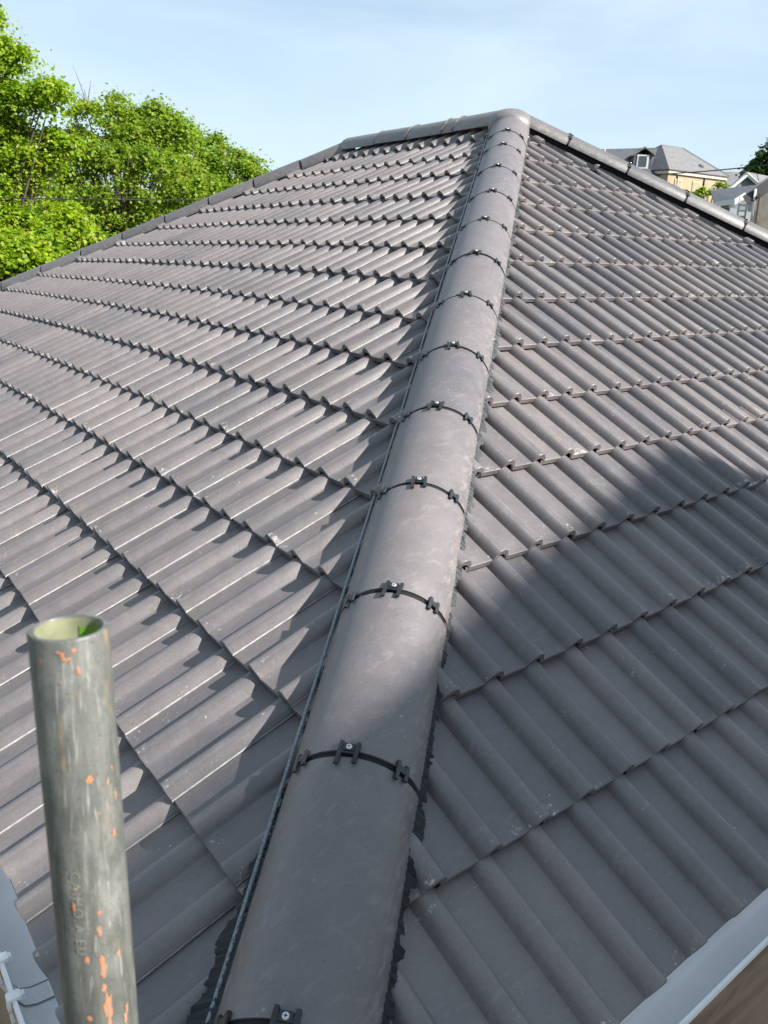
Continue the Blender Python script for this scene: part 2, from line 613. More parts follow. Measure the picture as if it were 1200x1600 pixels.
def cut_mesh(mtx, planes):
    """Copy of the tile cut by world planes (point, outward normal); None when nothing is left."""
    bm = bmesh.new()
    bm.from_mesh(tile_me)
    inv = mtx.inverted()
    changed = False
    for p, n in planes:
        lp = inv @ Vector(p)
        ln = (inv.to_3x3() @ Vector(n)).normalized()
        ds = [(v.co - lp).dot(ln) for v in bm.verts]
        if not ds or min(ds) > -1e-4:
            bm.free(); return None
        if max(ds) < 1e-4: continue
        changed = True
        bmesh.ops.bisect_plane(bm, geom=bm.verts[:] + bm.edges[:] + bm.faces[:], plane_co=lp, plane_no=ln, clear_outer=True)
    if not changed:
        bm.free(); return tile_me
    if len(bm.faces) < 3:
        bm.free(); return None
    me = bpy.data.meshes.new('roof_tile_cut')
    bm.to_mesh(me); bm.free()
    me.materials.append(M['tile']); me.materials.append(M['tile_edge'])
    return me


def seen_area(pts):
    q = [((p - CAM) @ RGT, (p - CAM) @ DWN, (p - CAM) @ FWD) for p in pts]
    if min(z for _, _, z in q) < 0.05: return 0
    px = [min(1200, max(0, 600 + FPX * x / z)) for x, y, z in q]
    py = [min(1600, max(0, 800 + FPX * y / z)) for x, y, z in q]
    return abs(sum(px[i] * py[(i + 1) % 4] - px[(i + 1) % 4] * py[i] for i in range(4))) / 2


def lay(F, sgn, courses, e_of, e0, e1, planes, drift):
    out = []
    for k, s in enumerate(courses):
        m = math.floor((e0 - 0.5) / .3)
        while .3 * m < e1 + .6:
            # e of the tile's local x = 0
            e = .3 * m + e_of + drift(k)
            m += 1
            r, u, n = frame(F, s + .15, e + sgn * .15, sgn)
            a = R_(random.gauss(0, 0.22)); b = random.gauss(0, 0.0022); t = random.gauss(0, 0.0016)
            r2 = r * math.cos(a) + u * math.sin(a); u2 = u * math.cos(a) - r * math.sin(a)
            u2 = unit(u2 + n * b); n2 = unit(np.cross(r2, u2))
            o = F(s + random.gauss(0, .0022), e + random.gauss(0, .001), t * .5)
            mt = basis(o, r2, u2, n2)
            me = cut_mesh(mt, planes)
            if me is None: continue
            nx = courses[k + 1] - s if k + 1 < len(courses) else .3
            cs = [F(s, e), F(s, e + sgn * .3), F(s + nx, e + sgn * .3), F(s + nx, e)]
            out.append((seen_area(cs), me, mt))
    return out


# left slope: local x runs towards the near hip (-EV); free edges at e = 0.01 + 0.3 m
pl = [(hip_n * 0.055, -hip_n),
      (Lp(S_TOP_L - .035, E_AP), N1),
      (Lp(0, E_FAR - 0.10), unit(N1 + EV))]
tl = lay(Lp, -1, CL_S, 0.01 + FREE, 0.0, E_FAR, pl, lambda k: 0.006 * math.sin(k * 2.1))
# right slope: local x runs away from the near hip (+EU)
pr = [(-hip_n * 0.055, hip_n), (Rp(S_TOP_R - .04, APEX[0]), N2), (CR - EU * 0.19, unit(EU + N2))]
tr = lay(Rp, 1, CR_S, 2.403 - .0905 - .3 * 7, 0.0, CR[0], pr, lambda k: -0.0125 * max(0, 6 - k) + 0.004 * math.sin(k * 1.7))
allt = [(a, me, mt, slope_l) for a, me, mt in tl] + [(a, me, mt, slope_r) for a, me, mt in tr]
allt.sort(key=lambda q: -q[0])
for a, me, mt, par in allt[:300]:
    o = bpy.data.objects.new('roof_tile', me)
    o.parent = par
    o.matrix_parent_inverse = par.matrix_basis.inverted() if False else Matrix.Identity(4)
    o.matrix_basis = mt
    col.objects.link(o)
for par in (slope_l, slope_r):
    bm = bmesh.new()
    for a, me, mt, p_ in allt[300:]:
        if p_ is not par: continue
        nv = len(bm.verts)
        bm.from_mesh(me)
        bm.verts.ensure_lookup_table()
        bmesh.ops.transform(bm, matrix=mt, verts=bm.verts[nv:])
    if len(bm.verts):
        me = bpy.data.meshes.new('roof_tile_field')
        bm.to_mesh(me)
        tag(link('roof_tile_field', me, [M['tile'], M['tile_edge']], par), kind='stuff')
    bm.free()
print('TILES', len(allt), 'smallest single', allt[min(299, len(allt) - 1)][0], 'visible', sum(1 for q in allt if q[0] > 20))

# ------------------------------------------------------------------ hip and ridge tiles
HR = 0.137
TH_MAX = R_(74)


def arc(theta, r=HR):
    return r * math.sin(theta), r * math.cos(theta) - HR


def hip_tile_mesh(length, nseg=20, thick=0.014, taper=0.0):
    ths = np.linspace(-TH_MAX, TH_MAX, nseg + 1)
    outer = [arc(t) for t in ths]
    x, z = outer[0]; outer = [(x - .002, z - .014)] + outer + [(-x + .002, z - .014)]
    ths2 = ths[::-1]
    inner = [arc(t, HR - thick) for t in ths2]
    x, z = inner[0]; inner = [(x + .0, z - .010)] + inner + [(-x, z - .010)]
    ring = outer + inner
    n = len(ring)
    rows = [(0.0, .994), (0.003, 1.0), (length * .5, 1.0 + taper * .5), (length - 0.003, 1.0 + taper), (length, .994 + taper)]
    v = [(x * k, y, z * k) for y, k in rows for x, z in ring]
    f = []
    for r in range(len(rows) - 1):
        for i in range(n):
            f.append((r * n + i, r * n + (i + 1) % n, (r + 1) * n + (i + 1) % n, (r + 1) * n + i))
    h = n // 2
    for r, flip in ((0, True), (len(rows) - 1, False)):
        for i in range(h - 1):
            q = (r * n + i, r * n + i + 1, r * n + n - 2 - i, r * n + n - 1 - i)
            f.append(q[::-1] if not flip else q)
    f = [q[::-1] for q in f]
    return mesh('hip_tile', v, f, 40)


def hip_frame(base, d):
    d = unit(d)
    x = unit(np.cross(d, Zv))          # to the right when looking along d
    z = np.cross(x, d)
    return x, d, z


def clip_mesh(w, bar, center):
    b = MB()
    X, Y, Z = np.eye(3)
    for sx in (-1, 1):
        b.box((sx * w / 2, -.004 + (.004 if sx > 0 else -.003), .0045), X, Y, Z, .0085, bar, .0050)
        b.box((sx * w / 2, bar * .42, .003), X, Y, Z, .0080, .010, .0075)
    b.box((0, .004, .0035), X, Y, Z, w, .015, .0055)
    if center:
        b.box((0, .010, .0045), X, Y, Z, .022, .016, .008)
    me = mesh('hip_clip', b.v, b.f)
    me.materials.append(M['black'])
    return me


clip_c, clip_s = clip_mesh(.034, .046, True), clip_mesh(.022, .033, False)
sv, sf = [], []
for k in range(12):
    t = k * math.pi / 6
    sv += [(.0062 * math.cos(t), .0062 * math.sin(t), 0), (.0050 * math.cos(t), .0050 * math.sin(t), .0022)]
sf = [(2 * k, 2 * ((k + 1) % 12), 2 * ((k + 1) % 12) + 1, 2 * k + 1) for k in range(12)] + [tuple(2 * k + 1 for k in range(12))]
b_ = len(sv)
for (sx, sy) in ((.0034, .0009), (.0009, .0034)):      # cross slot
    b0 = len(sv)
    sv += [(-sx, -sy, .00235), (sx, -sy, .00235), (sx, sy, .00235), (-sx, sy, .00235 if sx > sy else .0024)]
    sf.append((b0, b0 + 1, b0 + 2, b0 + 3))
screw_me = mesh('screw_head', sv, sf, midx=[0] * 13 + [1, 1])
screw_me.materials.append(M['screw']); screw_me.materials.append(M['dark'])
sv, sf = [], []
for y in (-.017, .017):
    for t in np.linspace(-TH_MAX, TH_MAX, 21):
        x, z = arc(t, HR - .0045)
        sv.append((x, y, z))
sf = [(i, i + 1, 22 + i, 21 + i) for i in range(20)]
seal_me = mesh('joint_seal', sv, sf, 40)
seal_me.materials.append(M['seal'])


def run_of_tiles(base, d, joints, mat, lift, clips=True, sc=1.0, gap=.0080, tile_name='hip_tile', jit=.0022, seals=True):
    x, y, z = hip_frame(base, d)
    for i in range(len(joints) - 1):
        t0, t1 = joints[i] + gap, joints[i + 1] - gap
        me = hip_tile_mesh(t1 - t0)
        me.materials.append(mat)
        yy = unit(y + x * random.gauss(0, jit) + z * random.gauss(0, jit * .6)); xx = unit(np.cross(yy, z)); zz = np.cross(xx, yy)
        link(tile_name, me, None, house, basis(base + y * t0 + z * (lift + random.gauss(0, .0008)), xx * sc, yy, zz * sc))
    if not seals: return
    for t in joints[1:-1]:
        o = base + y * t + z * lift
        link('joint_seal', seal_me, None, house, basis(o, x * sc, y, z * sc))
        if not clips: continue
        for th, me in ((R_(-47), clip_s), (R_(random.gauss(0, 1.2)), clip_c), (R_(44), clip_s)):
            ax, az = arc(th, HR + .0002)
            c = math.cos(th); s_ = math.sin(th)
            X = x * c - z * s_; Z_ = z * c + x * s_
            ya = R_(random.gauss(0, 4.5))
            X2 = X * math.cos(ya) + y * math.sin(ya); Y2 = y * math.cos(ya) - X * math.sin(ya)
            co = link('hip_clip', me, None, house, basis(o + x * ax * sc + z * az * sc, X2 * sc, Y2 * sc, Z_ * sc))
            if me is clip_c:
                so = bpy.data.objects.new('screw_head', screw_me)
                so.parent = co
                so.matrix_basis = Matrix.Translation((0, .010, .0084))
                col.objects.link(so)


LIFT = 0.066
JN = [-.03, .435, .931, 1.408, 1.857, 2.285, 2.719, 3.182, 3.648, 4.107, 4.561, 5.035, 5.509, 5.80]
JN[-1] = float(np.linalg.norm(APEX)) - .07
JN.insert(-1, 5.86)
run_of_tiles(np.zeros(3), HIP, JN, M['hip'], LIFT)

RH_DIR = unit(np.array([1, -1, -T2]))
JR = [0.06, .414]
while JR[-1] < 6.0: JR.append(JR[-1] + .45)
run_of_tiles(APEX, RH_DIR, JR, M['righthip'], LIFT + .028, sc=.74)
LH0 = RE
LH_DIR = unit(CF - RE)
ll = float(np.linalg.norm(CF - RE))
JL = [0.02]
while JL[-1] < ll + .02: JL.append(JL[-1] + .455)
run_of_tiles(LH0, LH_DIR, JL, M['hip'], LIFT + .012, clips=False, sc=.9, gap=.009, jit=.005)
rd = RE - APEX
rl = float(np.linalg.norm(rd))
run_of_tiles(APEX, rd, [0.04, .47, .60, 1.05, 1.49, rl + .02], M['ridge'], LIFT + .02, clips=False, gap=.003, tile_name='ridge_tile', jit=.008)

# mortar bedding at ridge joints, and the rounded three-way cap at the apex
bm = bmesh.new()
bmesh.ops.create_uvsphere(bm, u_segments=32, v_segments=16, radius=1)
for v in bm.verts:
    v.co.x *= .158; v.co.y *= .158; v.co.z *= .120 if v.co.z > 0 else .16
    v.co *= 1 + .025 * math.sin(v.co.x * 47 + v.co.y * 31) * math.cos(v.co.z * 40)
for f in bm.faces: f.smooth = True
me = bpy.data.meshes.new('apex_cap'); bm.to_mesh(me); bm.free()
link('apex_cap', me, M['ridge'], house, Matrix.Translation(Vector(APEX + Zv * (LIFT - .098))))
x, y, z = hip_frame(APEX, rd)
for t in (.47, .60, 1.05, 1.49):
    bm_ = MB()
    pts = []
    for th in np.linspace(-R_(76), R_(76), 17):
        ax, az = arc(th, HR + .003 + .003 * math.sin(th * 9 + t * 20))
        pts.append(APEX + y * (t + .006 * math.sin(th * 7 + t * 9)) + x * ax + z * (az + LIFT + .02))
    bm_.tube(pts, [.0055 + .0025 * math.sin(i * 2.3 + t) for i in range(17)], 6)
    bm_.build('mortar_joint', M['mortar'], house, 60)


# black tape under the hip tiles: a pleated skirt that shows beyond their edges
def tape(base, d, t0, t1, side, inner, width, plane_h, crinkle=.0034, step=.0045, fold=False):
    x, y, z = hip_frame(base, d)
    xs = x * side
    v, f = [], []
    ts = np.arange(t0, t1, step)
    ph = 0.0
    for i, t in enumerate(ts):
        ph += random.uniform(1.0, 2.3)
        if i % 5 == 0: tear = random.choice((-.006, -.002, 0, .001, .003, .006))
        w = tear + width(t) * (1 + .07 * math.sin(t * 17) + .05 * math.sin(t * 41 + 1)) + random.gauss(0, .0014)
        for j in range(6):
            k = j / 5
            a = inner + w * k
            amp = crinkle * (.35 + .65 * k)
            p = base + y * (t + random.gauss(0, .0008)) + xs * a
            p = p + Zv * (plane_h(t, a) + amp * math.sin(ph) + random.gauss(0, .0006) - .010 * k * k)
            v.append(p)
        if i:
            b = i * 6
            f += [(b - 6 + j, b - 5 + j, b + 1 + j, b + j) for j in range(5)]
    return link('hip_tape', mesh('hip_tape', v, f, 25), M['tape'] if step < .01 else M['felt'], house)


def plane_left(base, x):
    def h(t, a): return 0
    return h


def hgt(F_n, t_, base, d, side, up_=.022):
    """Height of a slope plane above/below the hip axis at horizontal distance a from it."""
    x, y, z = hip_frame(base, d)
    g = (x * side) @ F_n * t_
    return lambda t, a: g * a + up_


xh, yh, zh = hip_frame(np.zeros(3), HIP)
# looking up the near hip, the left slope lies on the -x side
tape(np.zeros(3), HIP, .02, 6.1, 1, .112, lambda t: .031 + .005 * math.sin(t * 3.1), hgt(N2, T2, np.zeros(3), HIP, 1, .026))
tape(np.zeros(3), HIP, .02, 6.1, -1, .100, lambda t: .030 + .042 * max(0, min(1, (.95 - t) / .35)), hgt(N1, T1, np.zeros(3), HIP, -1))
for base, d, side, nn, tt, ln, wd in ((APEX, RH_DIR, 1, N2, T2, 6.0, .100), (LH0, LH_DIR, -1, N1, T1, 5.6, .055)):
    tape(base, d, .1, ln, side, .09, lambda t, wd=wd: wd, hgt(nn, tt, base, d, side, .008), step=.012)
for base, d, ln in ((APEX, RH_DIR, 6.0), (LH0, LH_DIR, 5.6), (np.zeros(3), HIP, 6.1)):
    x, y, z = hip_frame(base, d)
    b = MB()
    b.box(base + y * (ln / 2 + .06) + z * -.012, x, y, z, .16, ln - .12, .10)
    b.build('hip_batten', M['felt'], house)
# rolled edge bead along the left side of the near hip tiles
b = MB()
pts = []
for t in np.arange(.0, 6.15, .06):
    pts.append(yh * t - xh * (.1400 + .0012 * math.sin(t * 2.3)) + zh * (LIFT - .1000 + .0018 * math.sin(t * 1.7) + .0008 * math.sin(t * 9)))
b.tube(pts, .0044, 10)
b.build('edge_bead', M['bead'], house, 60)

# small curved copper-coloured bit at the edge of the near hip
_d = RGT * (685 - 600) / FPX + DWN * (1066 - 800) / FPX + FWD
_n = -N2 * math.sin(P2) + Zv * math.cos(P2)
_p = CAM + _d * ((.004 - _n @ CAM) / (_n @ _d))
b = MB()
b.tube([_p + Zv * .016 - yh * .012, _p + Zv * .020 + yh * .004, _p + Zv * .010 + yh * .016], [.004, .0065, .003], 7)
b.build('copper_bit', simple('copper_red', (0.42, 0.17, 0.10), 0.85, 0.3, 90), house, 60)

# ------------------------------------------------------------------ gutters, fascia, walls
GP = [(.052, .004), (.049, -.030), (.042, -.044), (.024, -.052), (-.008, -.052), (-.028, -.045), (-.039, -.030), (-.044, -.006),
      (-.044, .001), (-.051, .002), (-.0525, -.007), (-.0475, -.009), (-.0425, -.032), (-.0305, -.0485), (-.0090, -.0558), (.0255, -.0558), (.0445, -.0465), (.0525, -.031), (.0555, .004)]


def gutter(org, along, inward, e0, e1, off, name, z0, bow=None):
    v, f = [], []
    es = np.linspace(e0, e1, 24)
    n = len(GP)
    for e in es:
        zz = z0 - (bow(e) if bow else 0)
        for gx, gz in GP:
            v.append(along * e + inward * (gx + off) + Zv * (gz + zz))
    for i in range(len(es) - 1):
        for j in range(n):
            f.append((i * n + j, i * n + (j + 1) % n, (i + 1) * n + (j + 1) % n, (i + 1) * n + j))
    me = mesh(name, v, f, 50)
    return link(name, me, M['gutter'], house)


bowL = lambda e: BOW * (e - 2.5) ** 2
G_OFF_R, G_OFF_L, G_Z = .022, .040, -.030
g_r = gutter(None, EU, N2, -.02, CR[0], G_OFF_R, 'gutter', G_Z)
g_l = gutter(None, EV, N1, .03, E_FAR, G_OFF_L, 'gutter', G_Z, bowL)
g_r['label'] = 'gutter along the right eaves'; g_l['label'] = 'gutter along the left eaves'


def bracket(e, parent):
    b = MB()
    o = EV * e + Zv * (G_Z - bowL(e)) + N1 * G_OFF_L
    # strap hooked over the outer lip
    b.box(o + N1 * -.047 + Zv * .004, EV, N1, Zv, .021, .024, .007)
    b.box(o + N1 * -.034 + Zv * .000, EV, N1, Zv, .013, .010, .012)
    path = [(-.0575, .004), (-.057, -.02), (-.053, -.050), (-.040, -.078), (-.012, -.090), (.03, -.090)]
    for (a0, b0), (a1, b1) in zip(path[:-1], path[1:]):
        p, q = o + N1 * a0 + Zv * b0, o + N1 * a1 + Zv * b1
        d = unit(q - p)
        b.box((p + q) / 2, EV, d, np.cross(EV, d), .019, np.linalg.norm(q - p) + .004, .006)
    b.build('gutter_bracket', M['upvc'], parent)


for e in (.800, .905, 1.9, 2.9, 3.9): bracket(e, g_l)
# dirty union joint inside the left gutter
un = MB()
for e0_, e1_, lift_, mi in ((.812, .862, .0022, 0), (.8125, .8150, .0026, 1), (.8590, .8615, .0026, 1)):
    v, f = [], []
    for e in (e0_, e1_):
        for gx, gz in GP[:8]:
            v.append(EV * e + N1 * (gx * .965 + G_OFF_L) + Zv * (gz + lift_ + G_Z - bowL(e)))
    for j in range(7): f.append((j, j + 1, 9 + j, 8 + j))
    un.add(v, f, mi)
un.build('gutter_union', [M['gutter'], M['grime']], g_l)

ins = .12
ring = [CL + N1 * ins + N2 * ins, CR - EU * ins + N2 * ins, CB - EU * ins - N2 * ins, CF + N1 * ins - N2 * ins]
def prism(poly, z0, z1):
    n = len(poly)
    v = [(p[0], p[1], z0) for p in poly] + [(p[0], p[1], z1) for p in poly]
    return v, [(i, (i + 1) % n, n + (i + 1) % n, n + i) for i in range(n)] + [tuple(range(n))[::-1], tuple(range(n, 2 * n))]
v, f = prism(ring, -.24, -.07)
link('fascia', mesh('fascia', v, f), M['fascia'], house)
cen = sum(ring) / 4
ring2 = [p + unit(cen - p) * .32 for p in ring]
v, f = prism(ring2, GZ - .3, -.245)
link('wall', mesh('wall', v, f), M['render'], house)

# ------------------------------------------------------------------ scaffold tube and boards
PT = np.array([-.0991, -.0945, 1.0829]); PB = np.array([-.1026, -.1125, .7885])
pd = unit(PB - PT)
pole = thing('scaffold_tube', tuple(PT + pd * 3.68), 'upright galvanised scaffold tube spattered with orange paint, in the left foreground', 'scaffold tube')
px = unit(np.cross(Zv, pd) if np.linalg.norm(np.cross(Zv, pd)) > 1e-3 else [1, 0, 0])
py = np.cross(pd, px)
RO, RI = .02415, .0200


def around(a, r, t): return PT + pd * t + (px * math.cos(a) + py * math.sin(a)) * r


NS = 48
prof = [(RO - .0008, 0.0, 0), (RO, .0012, 0), (RO, .25, 0), (RO, .8, 0), (RO, 3.68, 0)]
inn = [(RO - .0008, 0.0), (RI + .0008, 0.0), (RI, .0012), (RI, .5)]
v, f = [], []
for r, t, _ in prof:
    for k in range(NS): v.append(around(k * 2 * math.pi / NS, r, t))
for i in range(len(prof) - 1):
    for k in range(NS): f.append((i * NS + k, (i + 1) * NS + k, (i + 1) * NS + (k + 1) % NS, i * NS + (k + 1) % NS))
# local frame so that the material's object coordinates follow the tube
link('tube_shell', mesh('tube_shell', [Vector(p) - Vector(PT) for p in v], f, 40), M['galv'], pole, Matrix.Translation(Vector(PT)))
v, f = [], []
for r, t in inn:
    for k in range(NS): v.append(around(k * 2 * math.pi / NS, r, t))
for i in range(len(inn) - 1):
    for k in range(NS): f.append((i * NS + k, i * NS + (k + 1) % NS, (i + 1) * NS + (k + 1) % NS, (i + 1) * NS + k))
link('tube_bore', mesh('tube_bore', v, f, 40, midx=[1] * NS + [1] * NS + [0] * NS), [M['tubein'], M['galv']], pole)


def view_angle(px_, py_, r=None, far=False):
    """Angle round the tube of the surface point seen at a photo pixel, and its distance from the top."""
    d = unit(at(px_, py_, 1.0) - CAM)
    o = CAM - PT
    dp = d - pd * (d @ pd); op = o - pd * (o @ pd)
    a, b, c = dp @ dp, 2 * dp @ op, op @ op - (r or RO) ** 2
    dis = b * b - 4 * a * c
    t = (-b + (1 if far else -1) * math.sqrt(max(dis, 0))) / (2 * a)
    p = CAM + d * t - PT
    return math.atan2(p @ py, p @ px), p @ pd


def splat(px_, py_, w, h, name='paint_splash', mat='orange', seed=0):
    """A thin, ragged fleck of dried paint; w, h in metres."""
    rs = random.Random(seed)
    a0, t0 = view_angle(px_, py_)
    n = 18
    v = [around(a0, RO + .0006, t0)]
    for k in range(n):
        th = 2 * math.pi * k / n
        rr = rs.uniform(.45, 1.1)
        v.append(around(a0 + math.cos(th) * w / 2 * rr / RO, RO + .0003, t0 + math.sin(th) * h / 2 * rr))
    f = [(0, 1 + k, 1 + (k + 1) % n) for k in range(n)]
    link(name, mesh(name, v, f, 60), M[mat], pole)


for i, (x_, y_, w, h) in enumerate([
        (63, 1033, .005, .007), (97, 1024, .004, .006), (101, 1031, .005, .004), (115, 1017, .005, .005), (122, 1047, .0035, .010), (107, 1030, .006, .003), (90, 1020, .004, .003),
        (94, 1068, .002, .004), (141, 1091, .002, .002), (139, 1219, .0085, .0085), (168, 1221, .0035, .007), (180, 1240, .003, .012), (154, 1271, .004, .0016),
        (118, 1390, .005, .004), (155, 1426, .004, .005), (155, 1455, .004, .013), (116, 1418, .004, .010), (160, 1500, .005, .010), (161, 1515, .007, .020),
        (163, 1543, .006, .010), (169, 1570, .008, .026), (171, 1594, .005, .016), (140, 1592, .006, .006), (137, 1500, .005, .010), (185, 1490, .004, .008), (198, 1575, .003, .012),
        (196, 1592, .004, .014), (178, 1300, .003, .010), (174, 1200, .002, .009)]):
    splat(x_, y_, w * .82, h * .88, seed=i)
# stamped lettering running down the tube
cu = bpy.data.curves.new('stamp', 'FONT')
cu.body = "CAIHO.A.EU"
cu.size = .0088
cu.space_character = 1.35
cu.extrude = 0
to = bpy.data.objects.new('stamp_tmp', cu)
col.objects.link(to)
bpy.context.view_layer.update()
me = bpy.data.meshes.new_from_object(to.evaluated_get(bpy.context.evaluated_depsgraph_get()))
bpy.data.objects.remove(to)
a0, t0 = view_angle(119, 1362)
bm = bmesh.new(); bm.from_mesh(me)
bmesh.ops.subdivide_edges(bm, edges=bm.edges[:], cuts=1)
for v_ in bm.verts:
    v_.co = Vector(around(a0 - (v_.co.y - .004) / RO * 1.0, RO + .00035, t0 + v_.co.x))
bm.to_mesh(me); bm.free()
me.name = 'stamped_letters'
link('stamped_letters', me, M['stamp'], pole)
# green patch on the bore wall inside the mouth
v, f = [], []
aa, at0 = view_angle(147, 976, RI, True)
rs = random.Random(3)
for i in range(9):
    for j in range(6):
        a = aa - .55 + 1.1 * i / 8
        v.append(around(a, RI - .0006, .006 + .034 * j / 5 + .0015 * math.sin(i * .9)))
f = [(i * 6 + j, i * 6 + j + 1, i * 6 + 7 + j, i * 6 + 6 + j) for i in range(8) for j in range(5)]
link('green_patch', mesh('green_patch', v, f, 60), M['bore_green'], pole)


def board(org, d, w_dir, length, label):
    bm = bmesh.new()
    bmesh.ops.create_cube(bm, size=1)
    for v_ in bm.verts: v_.co = Vector((v_.co.x * length, v_.co.y * .222, v_.co.z * .038))
    bmesh.ops.bevel(bm, geom=bm.edges[:], offset=.004, segments=1, affect='EDGES')
    me = bpy.data.meshes.new('scaffold_board'); bm.to_mesh(me); bm.free()
    me.materials.append(M['board'])
    c = org + d * length / 2 + w_dir * .111
    o = link('scaffold_board', me, None, None, basis(c, d, w_dir, np.cross(d, w_dir)))
    return tag(o, label, 'board', 'scaffold boards round the eaves')


ords = ['nearest the gutter', 'second from the gutter', 'third from the gutter', 'fourth from the gutter', 'fifth from the gutter']
for i in range(5):
    board(np.array([.03 if i < 2 else -1.5, .10 - .228 * i, -.30 + .003 * (i % 2)]), EU, -N2, 3.9 if i < 2 else 5.2, 'weathered brown scaffold board below the right gutter, ' + ords[i])
for i in range(4):
    board(EV * .14 + N1 * (.075 - .228 * i) + Zv * (-.30 + .004 * (i % 2)), EV, -N1, 3.9, 'weathered brown scaffold board below the left gutter, ' + ords[i])

# ------------------------------------------------------------------ neighbouring house to the right (its gable shades the near corner)
nb = thing('neighbour_house', (3.0, -8.5, GZ), 'two storey rendered neighbouring house with slate gable roof beyond the right eaves', 'house')
_t = (1.14 + 7.0) / -SUN[1]
A0 = np.array([2.69, 1.14, .65]) + SUN * _t; rdn = np.array([-.917, -.399, 0]); wdn = np.array([-.399, .917, 0])
Lh, hw, tp = 4.8, 4.0, .91
r0, r1 = A0, A0 + rdn * Lh
e0a, e0b = A0 + wdn * hw - Zv * hw * tp, A0 - wdn * hw - Zv * hw * tp
e1a, e1b = e0a + rdn * Lh, e0b + rdn * Lh
for pa, pb, pc, pd_ in ((r0, e0a, e1a, r1), (r1, e1b, e0b, r0)):
    n_ = unit(np.cross(pb - pa, pd_ - pa)); n_ = n_ if n_[2] > 0 else -n_
    v = [p + n_ * k for k in (0, -.14) for p in (pa, pb, pc, pd_)]
    link('roof_slope', mesh('roof_slope', v, [(0, 1, 2, 3), (7, 6, 5, 4), (0, 4, 5, 1), (1, 5, 6, 2), (2, 6, 7, 3), (3, 7, 4, 0)]), M['slate'], nb)
iw = .35
wv = []
for t in (iw, Lh - iw):
    base = A0 + rdn * t
    for a_ in (hw - iw, -(hw - iw)):
        q = base + wdn * a_
        wv += [(q[0], q[1], GZ - .3), (q[0], q[1], A0[2] - (hw - iw) * tp - .18)]
    wv.append(tuple(base - Zv * .2))
link('wall', mesh('wall', wv, [(0, 1, 4, 3, 2), (5, 7, 8, 9, 6), (0, 5, 6, 1), (2, 3, 8, 7)]), M['render'], nb)
for zc in (-1.0, 2.2):
    for t in (1.4, 3.4):
        b = MB()
        c = A0 + rdn * t + wdn * (hw - iw + .01); c = np.array([c[0], c[1], zc])
        b.box(c, rdn, Zv, wdn, 1.1, 1.3, .06); w_ = b.build('window', M['white'], nb)
        b = MB(); b.box(c + wdn * .02, rdn, Zv, wdn, .96, 1.16, .06)
        PINV[w_.name] = Matrix.Identity(4)
        b.build('pane', M['glass'], w_)


# ------------------------------------------------------------------ houses on the hillside beyond the right hip
def quad_obj(name, pts, mat, parent, thick=.0, smooth=None):
    pts = [np.asarray(p, float) for p in pts]
    n = len(pts)
    if thick:
        nn = unit(np.cross(pts[1] - pts[0], pts[2] - pts[0]))
        if nn @ (CAM - pts[0]) < 0: nn = -nn
        v = [p for p in pts] + [p - nn * thick for p in pts]
        f = [tuple(range(n)), tuple(range(n, 2 * n))[::-1]] + [(i, n + i, n + (i + 1) % n, (i + 1) % n) for i in range(n)]
    else:
        v, f = pts, [tuple(range(n))]
    return link(name, mesh(name, v, f), mat, parent)


def depth_for_z(px_, py_, z):
    d = RGT * (px_ - 600) / FPX + DWN * (py_ - 800) / FPX + FWD
    return (z - CAM[2]) / d[2]


# pale house with the hipped slate roof
zE = at(1046, 264, 70)[2]
FL = at(1046, 264, 70); FR = at(1139, 276, depth_for_z(1139, 276, zE))
wd = unit(FR - FL); wl = np.linalg.norm(FR - FL)
bk = unit(np.cross(Zv, wd)); bk = bk if bk @ FWD > 0 else -bk
BD = 6.4
hA = thing('hipped_house', tuple(np.array([*(FL + FR)[:2] / 2, hill(FL[0], FL[1])])), 'cream rendered house with grey hipped slate roof and small dormer, on the hill', 'house')
R1 = FL + wd * wl * .34 + bk * BD * .5 + Zv * 2.2
R2 = FL + wd * wl * .68 + bk * BD * .5 + Zv * 2.2
BL, BR = FL + bk * BD, FR + bk * BD
for pts in ((FL, FR, R2, R1), (FR, BR, R2), (BL, FL, R1), (BR, BL, R1, R2)):
    quad_obj('roof_slope', pts, M['slate'] if pts[0] is FL else M['slate_dark'], hA, .12)
i_ = .25
wA = [FL + wd * i_ + bk * i_, FR - wd * i_ + bk * i_, BR - wd * i_ - bk * i_, BL + wd * i_ - bk * i_]
v, f = prism(wA, hill(FL[0], FL[1]) - 3, zE - .10)
link('wall', mesh('wall', v, f), M['cream'], hA)
v, f = prism([p + (0, 0, 0) for p in [FL + wd * .1 + bk * .1, FR - wd * .1 + bk * .1, BR - wd * .1 - bk * .1, BL + wd * .1 - bk * .1]], zE - .30, zE - .06)
link('fascia', mesh('fascia', v, f), M['creamband'], hA)
for t, ww in ((.20, .9), (.50, 1.0)):
    b = MB(); c = FL + wd * wl * t + bk * (i_ - .02) - Zv * 1.25
    b.box(c, wd, Zv, bk, ww, 1.2, .10); w_ = b.build('window', M['creamband'], hA)
    b = MB(); b.box(c - bk * .04, wd, Zv, bk, ww - .16, 1.04, .06); PINV[w_.name] = Matrix.Identity(4); b.build('pane', M['cream'], w_)
for t in (.17, .62):
    b = MB(); c = FL + wd * wl * t + bk * (i_ - .06) - Zv * 1.6
    b.tube([c + Zv * 1.4, c - Zv * 3], .05, 6); b.build('drainpipe', M['dark'], hA)
# roof window
b = MB(); nF = unit(np.cross(FR - FL, R1 - FL)); nF = nF if nF[2] > 0 else -nF
upF = unit(np.cross(nF, wd)); upF = upF if upF[2] > 0 else -upF
b.box(FL + wd * wl * .66 + upF * 1.15 + nF * .04, wd, upF, nF, .35, .35, .1); b.build('roof_window', M['glass'], hA)
